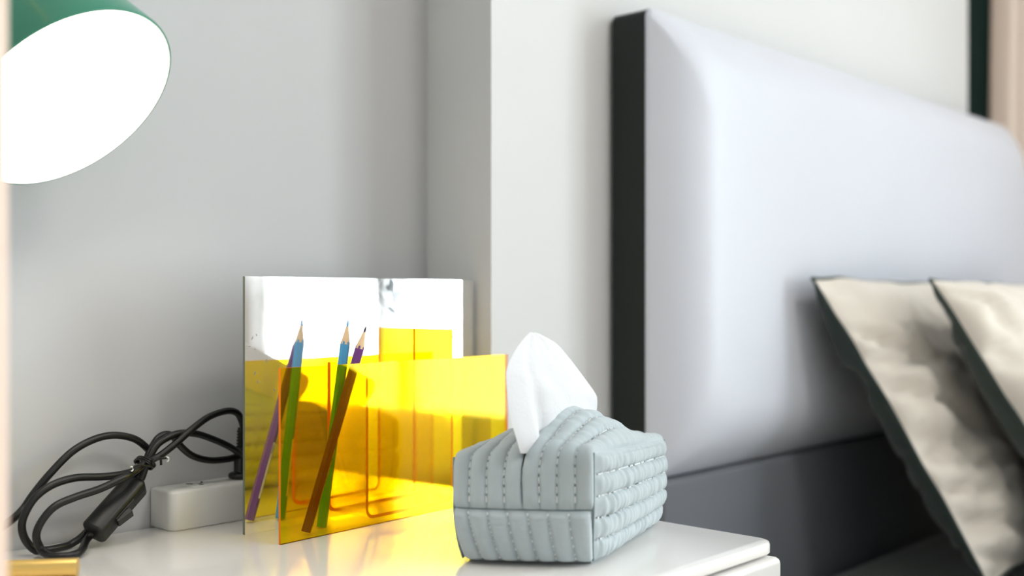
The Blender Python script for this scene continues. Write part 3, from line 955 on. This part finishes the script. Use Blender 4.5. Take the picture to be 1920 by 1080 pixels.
def gather(a, b, n, seed, amp):
    """puckers that run across the channels, strongest at the stitch lines"""
    f = (b * n) % 1.0
    near = 1 - math.sin(PI * f)
    k = noise.noise(Vector((a * 34 + seed, math.floor(b * n) * 3.7 + (f - 0.5) * 0.5, seed)))
    k2 = noise.noise(Vector((a * 70 + seed * 2, math.floor(b * n + 0.5) * 5.1, seed)))
    return amp * (k * 0.7 + k2 * near * 0.9)


# long sides: five horizontal rolls
NS = 5
for tside, seed in ((0.0, 1.3), (1.0, 7.7)):
    def fs_(a, b, tside=tside):
        h = h_side(a, tside)
        p = foot_pt(a, tside) + Vector((0, 0, 0.0035 + (h - 0.0035) * b))
        out = (foot_pt(0.5, tside) - foot_pt(0.5, 0.5)).normalized()
        lng = (D - A).normalized()
        bul = 0.0052 * math.sin(PI * min(1, b * 1.05)) * math.sin(PI * a) ** 0.5 - 0.004 * (1 - b) ** 3
        # far end leans in towards the bottom, near end bows out
        sh_ = 0.0
        if a > 0.5: sh_ = 0.006 * (a - 0.5) * 2 * (b - 0.3)
        z = 0.0035 + (h - 0.0035) * b
        dn = max(0.0, 1 - z / ZM); ea = min(a, 1 - a)
        bl = max(0.0, 1 - ea / 0.18) ** 2
        send = 0.0 if a < 0.5 else 1.0
        c = foot_pt(send, tside)
        tuck = (foot_pt(send, 0.5) - c) * (0.07 * dn ** 1.5) + lng * (0.010 * dn ** 2.2 * (1 if a < 0.5 else -1))
        return p + out * bul * (1 - bl) + lng * sh_ * (1 - bl) + tuck * bl

    def pf_(a, b, seed=seed):
        am = 0.0062 * edgefade(a, 0.10)
        return am * puffprof(b, NS) + gather(a, b, NS, seed, 0.0029) * edgefade(a, 0.12) * (1 if 0.02 < b < 0.98 else 0)
    sf = patch('side_panel', fs_, 150, 70, pf_, tc_)
    for k in range(1, NS):
        stitch_run(sf, lambda t, k=k: (0.02 + 0.96 * t, k / NS), 34)

# the two flaps: run up one end, across the top, down the other end
LEN = (D - A).length
NF = 4


def flap_path(p, zt0, zt1, r):
    """p in 0..1 -> (s, zfrac, end) on a rounded path"""
    v0 = 0.034; v1 = 0.034
    tot = v0 + LEN + v1
    x = p * tot
    if x < v0: return 0.0, x / v0
    if x < v0 + LEN: return (x - v0) / LEN, 1.0
    return 1.0, 1 - (x - v0 - LEN) / v1


def flap_surf(p, q, half):
    t = q * 0.5 if half == 0 else 1 - q * 0.5
    tot = 0.034 * 2 + LEN
    # smooth the path's corners by averaging along it
    rad = (0.004 + 0.013 * q) / tot
    acc = Vector((0, 0, 0)); wsum = 0
    for k in range(-12, 13):
        pp = min(1, max(0, p + rad * k / 12)) if rad * 1.01 < p < 1 - rad * 1.01 else p
        s, zf = flap_path(pp, 0, 0, 0)
        gap = 0.0
        if half == 0: gap = 0.0030 * math.sin(PI * s) * q
        else: gap = 0.0055 * math.sin(PI * s) * q
        tw = t + (-gap if half == 0 else gap) / 0.09
        # near-end slit leans
        if zf < 1 and s < 0.5: tw += 0.03 * q * (zf - 0.5)
        b = foot_pt(s, tw)
        zt = h_top(s, t)
        z = ZM + (zt - ZM) * zf
        lng = (D - A).normalized()
        bow = 0.0055 * (1 - zf * 0.6) if zf < 1 else 0.0
        bow *= (1 - (2 * t - 1) ** 4) if zf < 1 else 0
        b = b + lng * (-bow if s < 0.5 else bow)
        acc += b + Vector((0, 0, z)); wsum += 1
    return acc / wsum


for half in (0, 1):
    def ff(a, b, half=half): return flap_surf(a, b, half)

    def pf(a, b, half=half):
        wr = 1.0 if half == 0 else 0.7
        tq = min(1.0, max(0.0, (min(a, 1 - a) - 0.14) / 0.10)); top = 0.30 + 0.70 * tq * tq * (3 - 2 * tq)
        edge = 1.0
        return 0.0052 * edgefade(a, 0.03) * puffprof(b, NF) + gather(a, b, NF, 3.1 + half * 4, 0.0018 * wr * top) * edgefade(a, 0.05) * (1 if b > 0.02 else 0)
    sf = patch('top_flap', ff, 150, 56, pf, tc_)
    for k in range(1, NF):
        stitch_run(sf, lambda t, k=k: (0.015 + 0.97 * t, k / NF), 44)

# end panels below the seam: vertical rolls
NE = 7
for send, seed in ((0.0, 2.2), (1.0, 5.5)):
    def fe(a, b, send=send):
        lng = (D - A).normalized() * (-1 if send < 0.5 else 1)
        z = 0.0035 + (ZM - 0.0035) * b
        bow = 0.0055 * (1 - (2 * a - 1) ** 4)
        bow -= (0.010 * (1 - b) ** 2.2)
        t = a
        # lower edge draws in on the B side
        c = foot_pt(send, t)
        inn = (foot_pt(send, 0.5) - c) * (0.07 * (1 - b) ** 1.5)
        return c + inn + lng * bow + Vector((0, 0, z))

    def pe(a, b, seed=seed):
        top = min(1, (1 - b) / 0.14); bot = min(1, b / 0.10)
        lean = a + (0.5 - b) * 0.05
        return 0.0056 * math.sin(min(top, 1) * PI / 2) * math.sqrt(max(bot, 0)) * puffprof(min(max(lean, 0), 1), NE) * edgefade(a, 0.03) + gather(b, a, NE, seed, 0.0006) * min(top, bot)
    sf = patch('end_panel', fe, 120, 50, pe, tc_)
    for k in range(1, NE):
        stitch_run(sf, lambda t, k=k: (min(max(k / NE - (0.5 - (0.04 + 0.92 * t)) * 0.05, 0), 1), 0.04 + 0.92 * t), 11)
# seams as thin cords: vertical corners and the horizontal seam on each end
for send in (0.0, 1.0):
    lng = (D - A).normalized() * (-1 if send < 0.5 else 1)
    for t in (0.0, 1.0):
        h = h_side(send, t); bm = bmesh.new()
        tube(bm, [foot_pt(send, t) + (foot_pt(send, 0.5) - foot_pt(send, t)) * (0.07 * (max(0, 1 - z / ZM)) ** 1.5) + lng * (-0.010 * max(0, 1 - z / ZM) ** 2.2 + 0.0004) + Vector((0, 0, TOP + z)) for z in [0.0035 + (h - 0.0035) * k / 14 for k in range(15)]], 0.0009, 6)
        keep(obj('seam', bm, M['seam']), tc_)
    bm = bmesh.new()
    tube(bm, [foot_pt(send, t) + lng * 0.0054 * (1 - (2 * t - 1) ** 4) + Vector((0, 0, TOP + ZM)) for t in [k / 24 for k in range(25)]], 0.0009, 6)
    keep(obj('seam', bm, M['seam']), tc_)
bm = bmesh.new()
bot = [foot_pt(s, t) + Vector((0, 0, TOP + 0.0036)) for s, t in ((0.07, 0.06), (0.96, 0.05), (0.96, 0.95), (0.07, 0.94))]
bo2 = [p - Vector((0, 0, 0.0034)) for p in bot]
v1 = [bm.verts.new(p) for p in bot]; v2 = [bm.verts.new(p) for p in bo2]
bm.faces.new(v1); bm.faces.new(v2[::-1])
for k in range(4): bm.faces.new((v2[k], v2[(k + 1) % 4], v1[(k + 1) % 4], v1[k]))
keep(obj('base', bm, M['quilt'], smooth=False), tc_)
st_o = keep(obj('stitching', STITCH, M['thread'], smooth=False), tc_)
st_o['kind'] = 'stuff'

# the pulled-up tissue
sl0, sl1 = foot_pt(0.0, 0.5), foot_pt(1.0, 0.5)
sld = (sl1 - sl0).normalized(); sn = sld.cross(ez)
if sn.dot(tocam) < 0: sn = -sn
sp0 = sl0 + Vector((0, 0, TOP))
Lp = [(976, 850), (968, 822), (960, 795), (955, 770), (951, 735), (949, 705), (951, 690), (962, 664), (978, 640), (993, 623)]
Rp = [(1092, 850), (1108, 812), (1116, 785), (1119, 768), (1120, 750), (1116, 737), (1094, 706), (1068, 672), (1042, 643), (1006, 623.5)]
# resample both edges
def res(pl, n):
    P = catmull([(p[0], p[1], 0) for p in pl], 6)
    return [P[int(i * (len(P) - 1) / n)] for i in range(n + 1)]


NVt, NUt = 40, 36
Lr, Rr = res(Lp, NVt), res(Rp, NVt)
ts = thing('tissue', sp0 + sld * 0.07, 'white paper tissue pulled up through the quilted cover', 'tissue')
for lay, nm in ((0, 'front_fold'), (1, 'back_fold')):
    bm = bmesh.new(); g = []
    for j in range(NVt + 1):
        row = []
        v = j / NVt
        for i in range(NUt + 1):
            u = i / NUt
            px = Lr[j] * (1 - u) + Rr[j] * u
            p = on_plane(px.x, px.y, sp0, sn)
            bul = math.sin(PI * u) ** 0.8 * (1 - 0.55 * v) * math.sin(PI * min(1, 0.25 + 0.75 * v)) ** 0.5
            # crease that makes the narrow strip on the left
            cu_ = 0.30 - 0.12 * v
            cre = -0.006 * math.exp(-((u - cu_) / 0.05) ** 2) * (1 - v) ** 1.2
            wob = 0.0025 * noise.noise(Vector((u * 2.5, v * 2.2, lay * 5 + 0.4))) + 0.0008 * noise.noise(Vector((u * 8, v * 7, 2)))
            if lay == 0: d = 0.011 * bul + cre + wob * min(1, 6 * u * (1 - u))
            else: d = -0.007 * bul + wob * min(1, 6 * u * (1 - u))
            row.append(bm.verts.new(p + sn * d))
        g.append(row)
    for j in range(NVt):
        for i in range(NUt):
            bm.faces.new((g[j][i], g[j][i + 1], g[j + 1][i + 1], g[j + 1][i]))
    keep(obj(nm, bm, M['tissue']), ts)
